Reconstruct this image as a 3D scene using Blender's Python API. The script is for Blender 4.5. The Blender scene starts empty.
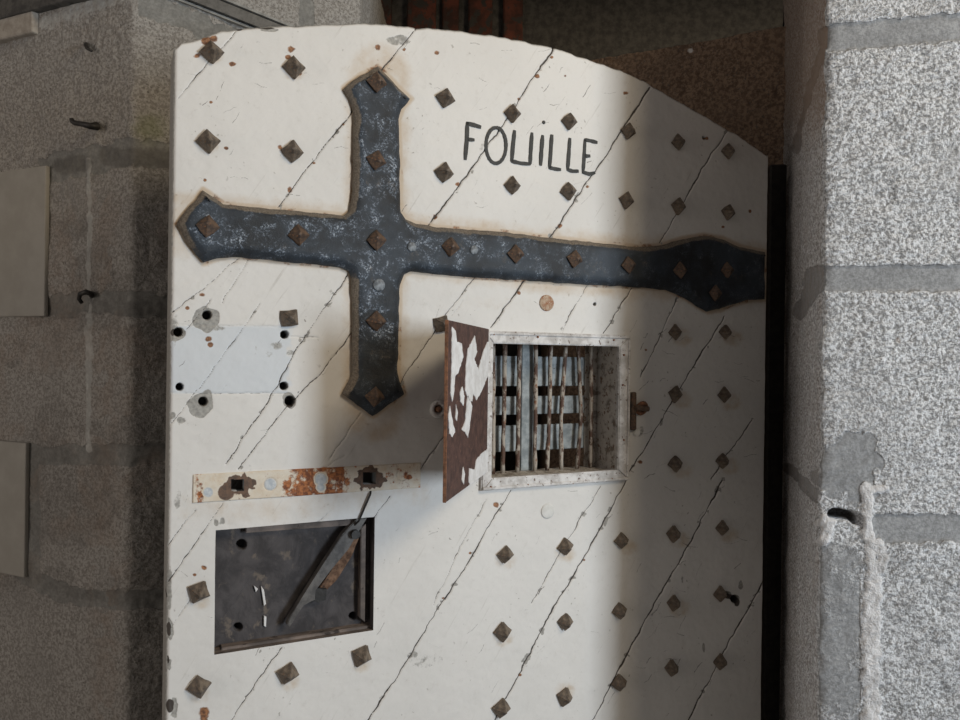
import bpy, bmesh, math, random
import numpy as np
from mathutils import Vector, Matrix
random.seed(7)
S = bpy.context.scene
COL = S.collection
F = 740.0
ROLL = math.radians(0.75)
CAM = np.array([0.0, 0.0, 1.5])

# ------------------------------------------------------------------ camera
cd = bpy.data.cameras.new('camera'); cam = bpy.data.objects.new('camera', cd); COL.objects.link(cam)
cd.sensor_width = 36; cd.lens = F / 960 * 36; cd.clip_start = 0.02
CM = Matrix.Translation(Vector(CAM)) @ Matrix.Rotation(math.radians(90), 4, 'X') @ Matrix.Rotation(ROLL, 4, 'Z')
cam.matrix_world = CM
S.camera = cam
CR = np.array(CM.to_3x3())

def ray(px, py):
    return CR @ np.array([(px - 480) / F, -(py - 360) / F, -1.0])
def project(P):                       # world points (N,3) -> photo pixels
    L = (P - CAM) @ CR
    return 480 + F * L[:, 0] / -L[:, 2], 360 - F * L[:, 1] / -L[:, 2]

# ------------------------------------------------------------------ noise
_rs = np.random.RandomState(11)
_T = _rs.rand(256, 256)
def vnoise(x, y, seed=0):
    x = np.asarray(x, float) + seed * 17.31; y = np.asarray(y, float) + seed * 9.73
    xi = np.floor(x).astype(int); yi = np.floor(y).astype(int)
    fx = x - xi; fy = y - yi
    fx = fx * fx * (3 - 2 * fx); fy = fy * fy * (3 - 2 * fy)
    a = _T[xi & 255, yi & 255]; b = _T[(xi + 1) & 255, yi & 255]
    c = _T[xi & 255, (yi + 1) & 255]; d = _T[(xi + 1) & 255, (yi + 1) & 255]
    return (a * (1 - fx) + b * fx) * (1 - fy) + (c * (1 - fx) + d * fx) * fy
def fbm(x, y, o=4, seed=0):
    s = 0; a = 1; t = 0
    for k in range(o):
        s = s + a * vnoise(np.asarray(x) * 2 ** k, np.asarray(y) * 2 ** k, seed + k); t += a; a *= .5
    return s / t
def sstep(e0, e1, x):
    t = np.clip((x - e0) / (e1 - e0), 0, 1); return t * t * (3 - 2 * t)
def segdist(px, py, pts):
    best = np.full(px.shape, 1e9)
    for (x0, y0), (x1, y1) in zip(pts[:-1], pts[1:]):
        dx, dy = x1 - x0, y1 - y0
        t = np.clip(((px - x0) * dx + (py - y0) * dy) / (dx * dx + dy * dy + 1e-9), 0, 1)
        best = np.minimum(best, np.hypot(px - x0 - t * dx, py - y0 - t * dy))
    return best

# ------------------------------------------------------------------ materials
class NT:
    def __init__(s, name, rough=.8):
        s.m = bpy.data.materials.new(name); s.m.use_nodes = True
        s.t = s.m.node_tree; s.b = s.t.nodes['Principled BSDF']; s.b.inputs['Roughness'].default_value = rough
        s.co = s.t.nodes.new('ShaderNodeTexCoord').outputs['Object']
    def inp(s, sock, v):
        if isinstance(v, bpy.types.NodeSocket): s.t.links.new(v, sock)
        elif isinstance(v, (tuple, list)) and sock.type == 'RGBA': sock.default_value = (*v[:3], 1)
        else: sock.default_value = v
    def scale(s, v):
        n = s.t.nodes.new('ShaderNodeMapping'); s.t.links.new(s.co, n.inputs['Vector']); n.inputs['Scale'].default_value = v
        return n.outputs[0]
    def noise(s, sc, det=4, rough=.55, vec=None, dist=0):
        n = s.t.nodes.new('ShaderNodeTexNoise'); n.inputs['Scale'].default_value = sc
        n.inputs['Detail'].default_value = det; n.inputs['Roughness'].default_value = rough
        n.inputs['Distortion'].default_value = dist
        s.t.links.new(vec or s.co, n.inputs['Vector']); return n.outputs['Fac']
    def voro(s, sc, vec=None, out='Color'):
        n = s.t.nodes.new('ShaderNodeTexVoronoi'); n.inputs['Scale'].default_value = sc
        s.t.links.new(vec or s.co, n.inputs['Vector'])
        return n.outputs[out]
    def math(s, op, a, b=0.0, clamp=False):
        n = s.t.nodes.new('ShaderNodeMath'); n.operation = op; n.use_clamp = clamp
        s.inp(n.inputs[0], a); s.inp(n.inputs[1], b); return n.outputs[0]
    def ss(s, v, a, b, o0=0.0, o1=1.0):
        n = s.t.nodes.new('ShaderNodeMapRange'); n.interpolation_type = 'SMOOTHSTEP'
        s.inp(n.inputs['Value'], v); n.inputs['From Min'].default_value = a; n.inputs['From Max'].default_value = b
        n.inputs['To Min'].default_value = o0; n.inputs['To Max'].default_value = o1; return n.outputs[0]
    def mix(s, f, a, b):
        n = s.t.nodes.new('ShaderNodeMix'); n.data_type = 'RGBA'
        s.inp(n.inputs[0], f); s.inp(n.inputs[6], a); s.inp(n.inputs[7], b); return n.outputs[2]
    def attr(s, name):
        n = s.t.nodes.new('ShaderNodeAttribute'); n.attribute_name = name
        q = s.t.nodes.new('ShaderNodeSeparateColor'); s.t.links.new(n.outputs['Color'], q.inputs[0])
        return q.outputs
    def bump(s, h, strength=.5, dist=.002):
        n = s.t.nodes.new('ShaderNodeBump'); n.inputs['Strength'].default_value = strength
        n.inputs['Distance'].default_value = dist; s.inp(n.inputs['Height'], h)
        s.t.links.new(n.outputs[0], s.b.inputs['Normal'])
    def out(s, col, rough=None, metal=None, spec=None):
        s.inp(s.b.inputs['Base Color'], col)
        if rough is not None: s.inp(s.b.inputs['Roughness'], rough)
        if metal is not None: s.inp(s.b.inputs['Metallic'], metal)
        if spec is not None: s.inp(s.b.inputs['Specular IOR Level'], spec)
        return s.m

def mask(n, attr, breakup, lo=.35, hi=.6, amt=.6):
    v = n.math('ADD', attr, n.math('MULTIPLY', n.math('SUBTRACT', breakup, .5), amt))
    return n.ss(v, lo, hi)

def mat_paint():
    n = NT('old_white_paint', .62)
    a = n.attr('mk'); b = n.attr('mk2')
    fine = n.noise(260, 5, .6); mid = n.noise(75, 6, .7); big = n.noise(4, 4, .5)
    col = n.mix(n.ss(big, .35, .7), (.735, .725, .70), (.675, .665, .64))
    col = n.mix(n.ss(mid, .52, .80, 0, .45), col, (.53, .51, .47))
    # faint diagonal wood grain and brush scratches
    mp = n.t.nodes.new('ShaderNodeMapping'); n.t.links.new(n.co, mp.inputs['Vector'])
    mp.inputs['Rotation'].default_value = (0, math.radians(57), 0)
    mp2 = n.t.nodes.new('ShaderNodeMapping'); n.t.links.new(mp.outputs[0], mp2.inputs['Vector']); mp2.inputs['Scale'].default_value = (9, 60, 160)
    grain = n.noise(1.0, 5, .65, vec=mp2.outputs[0])
    col = n.mix(n.ss(grain, .60, .76, 0, .5), col, (.40, .38, .34))
    specks = n.noise(150, 2, .5); patchy = n.noise(14, 3, .6)
    sp = n.math('MULTIPLY', n.ss(specks, .66, .72), n.ss(patchy, .5, .64))
    col = n.mix(n.math('MULTIPLY', sp, .7), col, (.22, .20, .17))
    col = n.mix(n.math('MULTIPLY', b[0], .75), col, (.62, .67, .72))                 # pale blue patch
    col = n.mix(n.math('MULTIPLY', mask(n, b[1], mid, .15, .95, .5), .75), col, (.50, .36, .21))  # tan stain
    grn = mask(n, a[2], n.noise(90, 5, .7), .40, .56, .75)
    col = n.mix(grn, col, n.mix(n.ss(fine, .3, .7), (.26, .255, .24), (.42, .41, .38)))
    rst = mask(n, a[1], n.noise(160, 5, .7), .34, .62, .7)
    col = n.mix(rst, col, n.mix(n.ss(fine, .35, .65), (.12, .052, .026), (.36, .17, .075)))
    crk = mask(n, a[0], n.noise(220, 3, .6), .30, .60, .30)
    col = n.mix(crk, col, (.055, .045, .038))
    col = n.mix(b[2], col, (.02, .017, .015))
    h = n.math('ADD', n.math('MULTIPLY', mid, .5), n.math('MULTIPLY', grain, .5))
    h = n.math('SUBTRACT', h, n.math('MULTIPLY', grn, .35))
    n.bump(h, .45, .0012)
    return n.out(col)

def mat_granite(name, light, dark, scale=150, mortar=(.35, .36, .37), white=(.72, .71, .69), contrast=1.0, bump=.6, fleck=(.08, .08, .08)):
    n = NT(name, .9)
    a = n.attr('mk'); b = n.attr('mk2')
    g1 = n.noise(scale, 3, .7, dist=.2); g2 = n.noise(scale * 1.7, 3, .6); big = n.noise(7, 5, .6)
    w = .10 / contrast
    col = n.mix(n.ss(g1, .5 - w, .5 + w), dark, light)
    col = n.mix(n.ss(g2, .60, .68), col, fleck)
    col = n.mix(n.ss(big, .42, .72, 0, .45), col, tuple(c * .62 for c in light))
    smooth = n.mix(n.ss(n.noise(60, 5, .6), .35, .7), tuple(c * .82 for c in mortar), tuple(c * 1.12 for c in mortar))
    smooth = n.mix(n.ss(g1, .35, .62, .35, 0), smooth, tuple(c * .45 for c in mortar))
    mm = mask(n, a[0], n.noise(70, 5, .7), .38, .58, .5)
    col = n.mix(n.math('MULTIPLY', mm, .88), col, smooth)
    wm = mask(n, a[1], n.noise(90, 5, .7), .38, .56, .5)
    col = n.mix(wm, col, n.mix(n.ss(n.noise(120, 4, .6), .4, .65), tuple(c * .78 for c in white), white))
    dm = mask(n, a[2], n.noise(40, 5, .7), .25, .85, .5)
    col = n.mix(n.math('MULTIPLY', dm, .8), col, (.075, .068, .060))                 # dark stain; on wall_left also the door's shade, painted in
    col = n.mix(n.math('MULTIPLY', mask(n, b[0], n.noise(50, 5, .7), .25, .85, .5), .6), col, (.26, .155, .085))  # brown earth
    col = n.mix(n.math('MULTIPLY', mask(n, b[1], n.noise(60, 5, .7), .25, .85, .5), .55), col, (.17, .19, .075))    # moss
    h = n.math('MULTIPLY', n.math('ADD', g1, n.math('MULTIPLY', g2, .5)), n.math('SUBTRACT', 1.0, n.math('MULTIPLY', mm, .75)))
    n.bump(h, bump, .003)
    return n.out(col)

def mat_iron():
    n = NT('black_painted_iron', .45)
    a = n.attr('mk')
    w = n.noise(48, 8, .8, dist=.4); big = n.noise(12, 4, .6); f = n.noise(420, 5, .7)
    col = n.mix(n.ss(big, .35, .65), (.010, .013, .017), (.032, .045, .062))
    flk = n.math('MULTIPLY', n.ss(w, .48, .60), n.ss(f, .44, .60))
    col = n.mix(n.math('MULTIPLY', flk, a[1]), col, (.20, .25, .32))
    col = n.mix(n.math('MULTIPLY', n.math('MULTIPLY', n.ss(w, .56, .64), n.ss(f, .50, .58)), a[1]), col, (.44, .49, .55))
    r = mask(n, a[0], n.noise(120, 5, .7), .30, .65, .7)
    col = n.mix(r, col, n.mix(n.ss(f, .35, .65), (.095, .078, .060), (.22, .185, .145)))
    n.bump(n.math('ADD', w, n.math('MULTIPLY', f, .5)), .6, .0025)
    return n.out(col, rough=n.ss(flk, 0, 1, .5, .32), spec=.45)

def mat_simple(name, c1, c2, scale=60, lo=.35, hi=.65, rough=.7, metal=0, bump=.4, bd=.002, c3=None, dist=0, stretch=None, t3=(.6, .68)):
    n = NT(name, rough)
    vec = n.scale(stretch) if stretch else None
    f = n.noise(scale, 5, .65, dist=dist, vec=vec)
    col = n.mix(n.ss(f, lo, hi), c1, c2)
    if c3: col = n.mix(n.ss(n.noise(scale * 2.3, 4, .6, vec=vec), *t3), col, c3)
    n.bump(f, bump, bd)
    return n.out(col, metal=metal)

def mat_plate():
    n = NT('rust_stained_painted_plate', .7)
    a = n.attr('mk'); f = n.noise(230, 5, .7); m = n.noise(70, 5, .7)
    col = n.mix(n.ss(m, .35, .7), (.72, .67, .58), (.66, .56, .43))
    col = n.mix(mask(n, a[1], n.noise(110, 6, .75), .42, .58, 1.1), col, n.mix(n.ss(f, .4, .62), (.17, .055, .022), (.46, .17, .055)))
    col = n.mix(mask(n, a[2], n.noise(120, 5, .7), .40, .6, .5), col, n.mix(n.ss(f, .35, .65), (.09, .06, .045), (.17, .10, .065)))
    col = n.mix(a[0], col, n.mix(n.ss(f, .35, .7), (.42, .47, .52), (.62, .65, .67)))
    n.bump(m, .4, .001)
    return n.out(col)

M = {}
M['paint'] = mat_paint()
M['iron'] = mat_iron()
M['plate'] = mat_plate()
M['stud'] = mat_simple('weathered_iron_stud', (.070, .054, .042), (.19, .15, .11), 130, rough=.62, c3=(.15, .075, .035))
M['stud_dark'] = mat_simple('dark_rusty_stud', (.05, .035, .028), (.135, .085, .055), 150, rough=.55, c3=(.22, .10, .05))
M['flap'] = mat_simple('rusty_flap_iron', (.050, .026, .022), (.105, .055, .044), 70, rough=.75, c3=(.17, .09, .06))
M['rustedge'] = mat_simple('orange_rust_edge', (.12, .06, .035), (.28, .13, .07), 160, rough=.85)
M['flake'] = mat_simple('peeling_white_paint', (.66, .65, .64), (.80, .80, .80), 60, rough=.7, bump=.3)
M['bar'] = mat_simple('peeling_bar_paint', (.10, .055, .038), (.40, .355, .30), 80, .46, .54, rough=.75, c3=(.20, .085, .04), stretch=(1, 1, .55))
M['bluebar'] = mat_simple('pale_blue_flat_bar', (.19, .215, .225), (.36, .395, .405), 60, rough=.7, c3=(.10, .06, .045), t3=(.66, .70))
M['frame'] = mat_simple('white_frame_paint', (.44, .42, .40), (.70, .69, .68), 60, rough=.65, c3=(.13, .085, .06), t3=(.60, .68))
M['reveal'] = mat_simple('flaking_reveal_paint', (.22, .19, .16), (.56, .53, .49), 60, .36, .52, rough=.8, c3=(.20, .13, .09), t3=(.58, .64))
M['wood'] = mat_simple('dark_bare_wood', (.040, .037, .039), (.085, .078, .080), 26, rough=.8, c3=(.15, .125, .105), stretch=(1.2, 1, 1), dist=.6, t3=(.58, .72), bump=.7, bd=.002)
M['wood_edge'] = mat_simple('weathered_wood_edge', (.10, .085, .078), (.24, .195, .17), 60, rough=.85, c3=(.05, .04, .036), stretch=(.4, 1, .4))
M['splinter'] = mat_simple('torn_brown_wood', (.10, .05, .028), (.28, .16, .095), 90, rough=.85, c3=(.05, .03, .02))
M['lever'] = mat_simple('dull_grey_lever', (.07, .065, .062), (.15, .14, .13), 60, rough=.55)
M['black'] = mat_simple('blackened_iron', (.012, .011, .010), (.030, .026, .022), 100, rough=.5)
M['ink'] = mat_simple('black_brushed_paint', (.010, .012, .012), (.028, .030, .030), 120, rough=.6, bump=.1)
M['rustdisc'] = mat_simple('rusty_bolt_head', (.50, .40, .30), (.30, .13, .06), 140, rough=.8, c3=(.62, .56, .48))
M['whitedisc'] = mat_simple('painted_bolt_head', (.60, .60, .57), (.72, .72, .70), 60, rough=.7)
M['grey_disc'] = mat_simple('grey_painted_bolt', (.05, .06, .07), (.24, .27, .30), 150, rough=.5)
M['granite_r'] = mat_granite('light_grey_granite', (.73, .75, .78), (.26, .265, .27), 250, mortar=(.28, .29, .30), white=(.74, .74, .75), contrast=1.0, bump=.9, fleck=(.13, .125, .12))
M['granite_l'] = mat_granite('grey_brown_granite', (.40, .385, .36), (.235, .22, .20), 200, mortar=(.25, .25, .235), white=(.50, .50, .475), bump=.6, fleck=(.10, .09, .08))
M['granite_b'] = mat_granite('brown_granite', (.28, .20, .14), (.13, .085, .058), 130, mortar=(.08, .07, .06), bump=.7)
M['brick'] = mat_simple('dark_red_brick', (.05, .024, .018), (.17, .052, .032), 16, rough=.9, c3=(.05, .045, .04), t3=(.5, .6))
M['mortar_d'] = mat_simple('brick_mortar', (.07, .065, .06), (.14, .13, .12), 60, rough=.95)
M['board'] = mat_simple('smooth_grey_board', (.33, .315, .28), (.385, .37, .335), 12, rough=.75, bump=.05)
M['beam'] = mat_simple('dark_beam', (.045, .042, .040), (.10, .095, .085), 50, rough=.8)
M['pale_stone'] = mat_simple('pale_stone', (.30, .265, .225), (.42, .385, .335), 60, rough=.9)
M['rail'] = mat_simple('dark_grey_rail', (.050, .052, .052), (.10, .10, .098), 60, rough=.5)
M['rail_light'] = mat_simple('grey_seal_strip', (.22, .22, .21), (.34, .34, .32), 60, rough=.7)
M['floor'] = mat_simple('stone_floor', (.20, .19, .17), (.30, .285, .26), 20, rough=.9)

# ------------------------------------------------------------------ object helpers
def link(o, parent=None):
    COL.objects.link(o)
    if parent: o.parent = parent
    return o
def mesh_np(name, V, Q, mat, parent=None, attrs=None, smooth=True):
    me = bpy.data.meshes.new(name)
    V = np.asarray(V, np.float32)
    quads = np.asarray(Q, np.int32)
    me.vertices.add(len(V)); me.vertices.foreach_set('co', V.ravel())
    k = quads.shape[1]
    me.loops.add(quads.size); me.loops.foreach_set('vertex_index', quads.ravel())
    me.polygons.add(len(quads)); me.polygons.foreach_set('loop_start', np.arange(0, quads.size, k, dtype=np.int32))
    me.polygons.foreach_set('loop_total', np.full(len(quads), k, np.int32))
    me.update(calc_edges=True); me.validate()
    me.polygons.foreach_set('use_smooth', np.full(len(me.polygons), smooth))
    if attrs:
        for an, arr in attrs.items():
            at = me.attributes.new(an, 'FLOAT_COLOR', 'POINT')
            c = np.ones((len(V), 4), np.float32); c[:, :3] = arr; at.data.foreach_set('color', c.ravel())
    me.materials.append(mat)
    return link(bpy.data.objects.new(name, me), parent)
def obj(name, bm, mat, parent=None, smooth=False, loc=None, recalc=True):
    if recalc: bmesh.ops.recalc_face_normals(bm, faces=bm.faces[:])
    me = bpy.data.meshes.new(name); bm.to_mesh(me); bm.free()
    me.polygons.foreach_set('use_smooth', [smooth] * len(me.polygons))
    me.materials.append(mat)
    o = bpy.data.objects.new(name, me)
    if loc: o.location = loc
    return link(o, parent)
def structure(o): o['kind'] = 'structure'; return o
def thing(o, label, cat, group=None):
    o['label'] = label; o['category'] = cat
    if group: o['group'] = group
    return o
def bm_box(bm, x0, x1, y0, y1, z0, z1, bev=0.0, jig=0.0, seg=1):
    vs = [bm.verts.new((x + random.uniform(-jig, jig), y, z + random.uniform(-jig, jig))) for x in (x0, x1) for y in (y0, y1) for z in (z0, z1)]
    fs = [(0, 1, 3, 2), (4, 6, 7, 5), (0, 4, 5, 1), (2, 3, 7, 6), (0, 2, 6, 4), (1, 5, 7, 3)]
    F_ = [bm.faces.new([vs[i] for i in f]) for f in fs]
    if bev:
        ed = list({e for f in F_ for e in f.edges})
        bmesh.ops.bevel(bm, geom=ed, offset=bev, segments=seg, affect='EDGES', profile=.5)
def bm_prism(bm, pts, y0, y1, bev=0.0):       # outline in x/z, extruded along y (front y0 < y1)
    a = [bm.verts.new((p[0], y0, p[1])) for p in pts]; b = [bm.verts.new((p[0], y1, p[1])) for p in pts]
    f = bm.faces.new(a); bm.faces.new(b[::-1]); n = len(pts)
    sf = [bm.faces.new((a[i], b[i], b[(i + 1) % n], a[(i + 1) % n])) for i in range(n)]
    if bev: bmesh.ops.bevel(bm, geom=list(f.edges), offset=bev, segments=2, affect='EDGES')
def bm_tube(bm, path, radii, sides=10, cap=True):
    path = [Vector(p) for p in path]; rings = []
    if not hasattr(radii, '__len__'): radii = [radii] * len(path)
    up = None
    for i, p in enumerate(path):
        t = (path[min(i + 1, len(path) - 1)] - path[max(i - 1, 0)]).normalized()
        if up is None:
            up = t.orthogonal().normalized()
        else:
            up = (up - t * up.dot(t)).normalized()
        w = t.cross(up)
        rings.append([bm.verts.new(p + radii[i] * (math.cos(k * 2 * math.pi / sides) * up + math.sin(k * 2 * math.pi / sides) * w)) for k in range(sides)])
    for r0, r1 in zip(rings[:-1], rings[1:]):
        for k in range(sides):
            bm.faces.new((r0[k], r0[(k + 1) % sides], r1[(k + 1) % sides], r1[k]))
    if cap:
        bm.faces.new(rings[0][::-1]); bm.faces.new(rings[-1])

# ================================================================== THE DOOR
ANG = math.radians(26)
U = np.array([math.cos(ANG), math.sin(ANG), 0]); NV = np.array([math.sin(ANG), -math.cos(ANG), 0])   # along the door, out of the door
d0 = ray(170, 354)
D0 = CAM + d0 * (0.90 / d0[1]); D0[2] = 0
TH = .068
door = link(bpy.data.objects.new('prison_door', None))
door.location = D0; door.rotation_euler = (0, 0, ANG); door.empty_display_size = .1
door['kind'] = 'thing'
thing(door, 'heavy round-topped white board door with iron studs, black iron cross strap and small barred hatch', 'door')

def dl(px, py, d=0.0):
    """pixel on the door -> door-local (x, z) on the plane d in front of the boards"""
    r = ray(px, py); P0 = D0 + NV * d
    t = np.dot(P0 - CAM, NV) / np.dot(r, NV); P = CAM + r * t - D0
    return float(np.dot(P, U)), float(P[2])
def dworld(x, y, z):
    return D0 + np.outer(x, U) - np.outer(y, NV) + np.outer(z, [0, 0, 1])

arch_px = [(176, 47), (181, 42), (192, 40), (205, 36), (222, 31), (240, 28.5), (267, 26.7), (320, 24), (353, 23), (385, 24), (417, 27), (470, 32), (510, 38), (553, 47),
           (587, 58), (615, 68), (640, 78), (673, 97), (713, 120), (740, 136), (767, 155)]
arch = np.array([dl(*p) for p in arch_px])
W = dl(766, 400)[0]
HX0, HX1 = dl(489, 410)[0], dl(618, 410)[0]
HZ1 = (dl(492, 340)[1] + dl(618, 346)[1]) / 2; HZ0 = (dl(488, 478)[1] + dl(615, 473)[1]) / 2
PX0, PX1 = dl(215, 590)[0], dl(374, 575)[0]
PZ1 = (dl(217, 529)[1] + dl(374, 518)[1]) / 2; PZ0 = (dl(213, 653)[1] + dl(373, 632)[1]) / 2

ST = .00115
ZL = .80; ZM = 1.60
xs = np.linspace(0, W, int(W / ST))
zs = np.linspace(ZL, ZM, int((ZM - ZL) / ST)); nt = int(.36 / ST)
for v in (HX0, HX1, PX0, PX1): xs[np.argmin(abs(xs - v))] = v
for v in (HZ0, HZ1, PZ0, PZ1): zs[np.argmin(abs(zs - v))] = v
top = np.interp(xs, arch[:, 0], arch[:, 1]) + (fbm(xs * 60, xs * 0, 3) - .5) * .004
# small notch where the top left boards meet
tau = np.linspace(0, 1, nt + 1)[1:]
Z = np.concatenate([np.repeat(zs[:, None], len(xs), 1), ZM + (top[None, :] - ZM) * tau[:, None]], 0)   # rows, cols
X = np.repeat(xs[None, :], Z.shape[0], 0)
x, z = X.ravel(), Z.ravel()
px, py = project(dworld(x, np.zeros_like(x), z))

cross_px = [(378, 66), (391, 79), (410, 99), (402, 109), (399, 119), (400, 165), (401, 212), (406, 219), (416, 223), (437, 227), (503, 232), (553, 238), (600, 243), (640, 247), (662, 245), (683, 239),
            (704, 236), (722, 239), (740, 247), (765, 252), (765, 299), (748, 300), (733, 304), (720, 309), (708, 311), (698, 306), (688, 299), (667, 290), (640, 287), (580, 284), (520, 280), (460, 276),
            (412, 271), (404, 274), (400, 284), (399, 330), (398, 372), (404, 394), (373, 416), (343, 394), (352, 375), (353, 330), (352, 279), (349, 271), (341, 267), (290, 262), (232, 256), (217, 258), (204, 263), (190, 246), (177, 224),
            (190, 206), (203, 190), (214, 197), (224, 204), (285, 210), (344, 215), (351, 210), (353, 190), (354, 150), (354, 112), (350, 100), (344, 88), (360, 75)]
cracks = [  # points, width px, strength
 ([(236, 32), (205, 66), (178, 98)], .8, .7), ([(418, 26), (398, 50), (365, 92), (352, 112), (320, 152), (300, 178), (278, 208)], 1.0, .9),
 ([(555, 47), (530, 83), (512, 112), (478, 160), (452, 195), (428, 226)], 1.1, 1), ([(650, 88), (612, 146), (580, 193), (550, 239)], 1.3, 1),
 ([(729, 130), (705, 165), (685, 200), (660, 243)], 1.0, .9), ([(238, 258), (205, 288), (172, 312)], .8, .8), ([(249, 259), (222, 303)], .6, .7),
 ([(260, 304), (200, 387), (171, 424)], .6, .7), ([(348, 276), (320, 314), (295, 352), (277, 387), (226, 464)], .8, .9),
 ([(353, 332), (320, 374), (287, 407), (238, 469)], .9, .9), ([(475, 277), (447, 313), (410, 368), (396, 392)], .8, .8),
 ([(524, 281), (508, 304), (491, 328)], 1.1, 1), ([(588, 285), (575, 306), (562, 332)], .7, .7), ([(633, 287), (603, 334)], .9, .8),
 ([(360, 413), (340, 445), (330, 458)], .6, .6), ([(446, 432), (415, 478)], .8, .7), ([(195, 510), (168, 546)], .7, .7),
 ([(223, 504), (168, 583)], .8, .7), ([(282, 648), (255, 684), (230, 722)], .8, .8), ([(487, 500), (460, 546), (433, 606)], .6, .6),
 ([(511, 490), (484, 535), (460, 577), (435, 613), (410, 657), (368, 722)], 1.0, .9), ([(601, 486), (558, 557), (532, 603)], .6, .7),
 ([(627, 480), (583, 560), (553, 610), (520, 673), (494, 722)], 1.1, 1), ([(723, 480), (690, 543), (640, 630), (620, 670), (592, 722)], 1.5, 1),
 ([(765, 578), (745, 615), (725, 650), (688, 722)], 1.1, 1), ([(678, 299), (640, 377)], .7, .8), ([(725, 316), (690, 372), (640, 457), (627, 478)], 1.1, 1),
 ([(753, 420), (723, 462), (712, 480)], .8, .8), ([(190, 600), (168, 632)], .6, .6), ([(345, 455), (320, 470)], .5, .5), ([(210, 300), (182, 336)], .7, .7),
 ([(252, 307), (297, 352), (316, 336)], .0, 0), ([(232, 495), (250, 470)], .5, .5), ([(330, 512), (318, 522)], .5, .5), ([(390, 497), (372, 520)], .9, .8),
 ([(462, 300), (452, 316)], .5, .5), ([(168, 325), (290, 326)], .5, .45), ([(170, 392), (200, 394), (290, 393)], .6, .5), ([(290, 336), (318, 338)], .6, .6),
]
wx = px + (fbm(px / 9, py / 9, 3, 3) - .5) * 3.0; wy = py + (fbm(px / 9, py / 9, 3, 5) - .5) * 3.0
crack = np.zeros_like(x); groove = np.zeros_like(x); chip = np.zeros_like(x)
for pts, w, st in cracks:
    if w == 0: continue
    w *= .8
    P = np.array(pts); lo = P.min(0) - 12; hi = P.max(0) + 12
    I = np.where((px > lo[0]) & (px < hi[0]) & (py > lo[1]) & (py < hi[1]))[0]
    if not len(I): continue
    dd = segdist(wx[I], wy[I], pts)
    var = .12 + .95 * vnoise(px[I] / 14, py[I] / 14, 9) ** 1.2
    crack[I] = np.maximum(crack[I], (1 - sstep(w * .35 * var, w * .95 * var + .38, dd)) * st)
    groove[I] = np.maximum(groove[I], (1 - sstep(0, w * 1.1 * var + .9, dd)) * st * np.minimum(1, var + .25))
    chip[I] = np.maximum(chip[I], (1 - sstep(w, 6, dd)) * sstep(.64, .8, fbm(px[I] / 7, py[I] / 7, 3, 21)) * st)
rust = np.zeros_like(x); grey = np.zeros_like(x); hole = np.zeros_like(x); depth = np.zeros_like(x)
def spot(arr, cx, cy, rx, ry=None, s=1.0, soft=.6):
    ry = ry or rx
    I = np.where((abs(px - cx) < rx * 1.8) & (abs(py - cy) < ry * 1.8))[0]
    r = np.hypot((px[I] - cx) / rx, (py[I] - cy) / ry) + (fbm(px[I] / (rx * .7 + 2), py[I] / (rx * .7 + 2), 2, 4) - .5) * .7
    arr[I] = np.maximum(arr[I], s * (1 - sstep(1 - soft, 1 + soft * .5, r)))
for cx, cy, r in [(197, 55, 4), (207, 41, 7), (214, 39, 5), (232, 64, 4), (291, 50, 4.5), (288, 57, 3), (211, 102, 2.5), (378, 47, 4), (404, 50, 2), (437, 53, 3), (405, 49, 1.6),
                  (537, 76, 3), (552, 57, 2), (565, 76, 1.8), (626, 93, 3), (519, 99, 2), (458, 184, 2.6), (435, 217, 2.6), (560, 226, 2.4), (587, 187, 2), (290, 190, 3), (314, 163, 2), (343, 124, 1.8),
                  (202, 295, 3.5), (187, 308, 2.5), (209, 339, 5), (210, 345, 3.5), (280, 147, 3), (226, 148, 2.5), (519, 293, 2), (205, 180, 2.2), (300, 74, 2),
                  (470, 553, 2), (443, 598, 2), (520, 675, 2.2), (584, 560, 2), (491, 487, 2.5), (527, 485, 2), (204, 568, 4), (204, 713, 7), (203, 718, 6), (195, 575, 2), (496, 505, 3), (560, 480, 2),
                  (723, 227, 2), (646, 350, 1.8), (640, 462, 3), (707, 138, 2), (750, 211, 2)]:
    spot(rust, cx, cy, r * 1.15, r * random.uniform(.8, 1.2), .9, 1.0)
holes = [(207, 315, 4.5, 13, 14), (178, 332, 4.5, 11, 8), (284.5, 334.5, 4, 4, 4), (179.5, 387, 3.8, 4.5, 4.5), (284, 386, 4, 4.5, 4.5), (203, 401.5, 4.5, 14, 14), (290, 401, 5, 8, 9), (704, 138, 1.6, 2, 2), (595, 304, 1.3, 2, 2), (735, 599, 4, 6, 4), (727, 594, 2.5, 5, 3)]
for cx, cy, r, bx, by in holes:
    spot(grey, cx - 2 if bx > 10 else cx, cy + (3 if bx > 10 else 0), bx, by, .95, .35)
    I = np.where((abs(px - cx) < r * 2.2) & (abs(py - cy) < r * 2.2))[0]
    r_ = np.hypot(px[I] - cx, py[I] - cy) / r
    hole[I] = np.maximum(hole[I], 1 - sstep(.85, 1.12, r_)); depth[I] = np.maximum(depth[I], (1 - sstep(.75, 1.1, r_)) * .02)
for hx, hy in ((237.5, 485), (369, 478)):
    I = np.where((abs(px - hx) < 7.6) & (abs(py - hy) < 7.0))[0]
    hole[I] = 1; depth[I] = .022
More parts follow.
